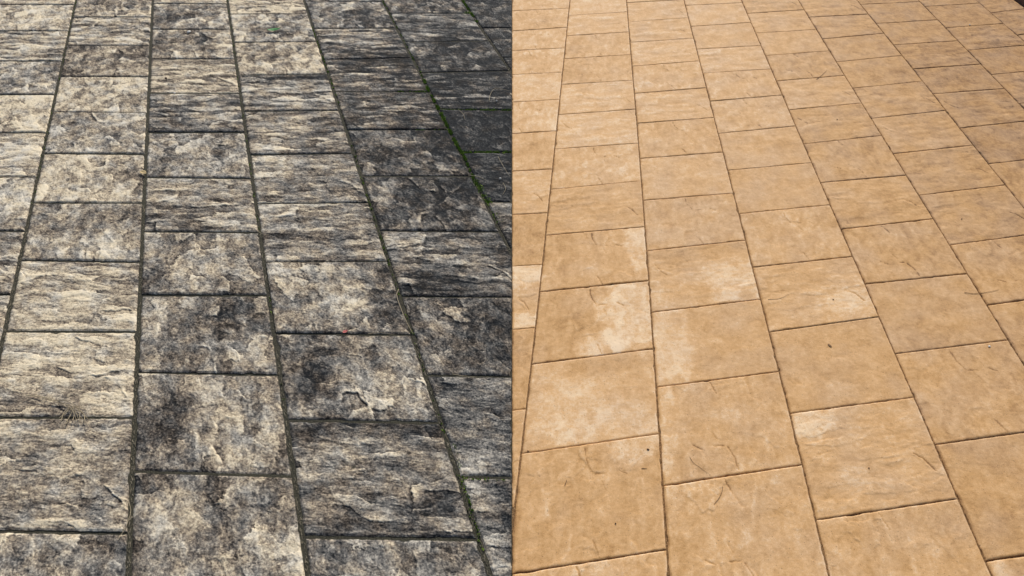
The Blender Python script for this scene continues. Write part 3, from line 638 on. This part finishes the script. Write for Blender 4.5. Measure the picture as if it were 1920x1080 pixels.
lump('stone_chip', 1818, 47, .0045, .004, .003, M['pale'], 'tiny white chip on an ochre slab near the top right', 'chip', 17, z=.001)

# wispy tuft of dead grass
root = gp(140, 768)
tf = bpy.data.objects.new('dry_grass_tuft', None); C.objects.link(tf); tf.location = (root[0], root[1], .004)
tag(tf, 'brown wispy tuft of dead grass lying at the dark lower edge of a cream slab', 'dry grass')
rg = random.Random(12)
st = [[(52,744),(88,752),(120,762),(150,780),(162,796)], [(60,745),(100,752),(135,770),(148,795)], [(95,752),(128,758),(150,772),(170,790)], [(118,796),(124,780),(134,768),(150,764)],
      [(128,798),(132,782),(140,770),(152,768)], [(122,784),(134,770),(150,766),(168,776)], [(140,796),(141,782),(146,772),(158,768)], [(110,756),(132,764),(146,776),(152,792)],
      [(126,795),(138,778),(139,764)], [(152,796),(154,782),(148,770)], [(160,792),(158,778),(146,768),(130,764)], [(116,790),(128,775),(132,762)]]
for k, p in enumerate(st):
    tube('straw', [(x+rg.uniform(-2, 2), y+rg.uniform(-1.5, 1.5)) for x, y in p],   .0011, M['dryg'], .005, lift=[rg.uniform(0, .010) for _ in p], parent=tf)

G = 'loose straws on the stained paving'
tube('straw', [(222,1012),(236,992),(246,962),(243,945),(236,938)], .0010, M['dryg'], .004, 'curled pale straw over the wide joint at bottom left', 'straw', G)
tube('straw', [(748,544),(744,556),(752,580),(764,608),(775,628)], .0015, M['dryg'], .004, 'thick pale straw bent along a diagonal joint', 'straw', G)
tube('straw', [(690,627),(715,625),(742,630)], .0010, M['dryg'], .003, 'pale straw lying in the joint right of the pink petal', 'straw', G)
tube('straw', [(848,703),(866,706),(894,709)], .0014, M['dryg'], .004, 'short pale straw in a joint between two dark slabs', 'straw', G)
tube('straw', [(917,192),(920,178),(930,168),(958,173)], .0013, M['dryg'], .006, 'pale straw hooked over the black slabs near a white seed', 'straw', G)
tube('straw', [(934,296),(946,318),(957,334)], .0011, M['dryg'], .006, 'faint slanting straw on the blue-black slab', 'straw', G)
tube('straw', [(943,345),(948,356),(942,368)], .0011, M['dryg'], .006, 'little curl of straw below the pale seed', 'straw', G)
tube('straw', [(878,330),(898,333),(912,340)], .0012, M['dryg'], .004, 'straw sticking out of a joint into the black slab', 'straw', G)
tube('straw', [(483,432),(490,440),(505,443)], .0011, M['dryg'], .006, 'short straw at the left edge of a grey layered slab', 'straw', G)
tube('straw', [(252,410),(262,402),(272,398),(266,384)], .0010, M['dryg'], .006, 'fine straw across the joint beside a greyed corner', 'straw', G)
tube('straw', [(860,208),(868,215),(872,226)], .0011, M['dryg'], .006, 'tiny straw below the mossy joint', 'straw', G)
tube('straw', [(58,745),(70,742),(84,750)], .0009, M['dryg'], .006, 'single fine straw left of the dead tuft', 'straw', G)
T_ = 'fine twigs on the clean paving'
tube('twig', [(1355,913),(1353,924),(1347,936),(1339,946),(1332,956)], .00065, M['twig'], .0015, 'thin curved twig on the large front slab', 'twig', T_)
tube('twig', [(1293,857),(1300,868),(1315,879),(1333,892)], .0005, M['twig'], .0015, 'hair-thin twig on the speckled slab, ending at its lower joint', 'twig', T_)
tube('twig', [(1808,549),(1825,551),(1848,549),(1872,544)], .0009, M['twig'], .0020, 'thin level twig crossing a joint near the right side', 'twig', T_)
tube('twig', [(1440,562),(1462,560),(1479,552)], .0006, M['twig'], .0015, 'fine curved twig on the slab whitish at lower right', 'twig', T_)
tube('twig', [(1531,149),(1540,142),(1550,133)], .0014, M['twig'], .002, 'slanted pale twig on a tan slab in the upper middle', 'twig', T_)
tube('twig', [(1059,911),(1061,905),(1063,900)], .0009, M['twig'], .0015, 'short dark twig near the T-shaped cracks', 'twig', T_)
tube('twig', [(1203,879),(1213,879)], .0009, M['twig'], .0015, 'short level splinter at the right end of the ochre slab', 'twig', T_)
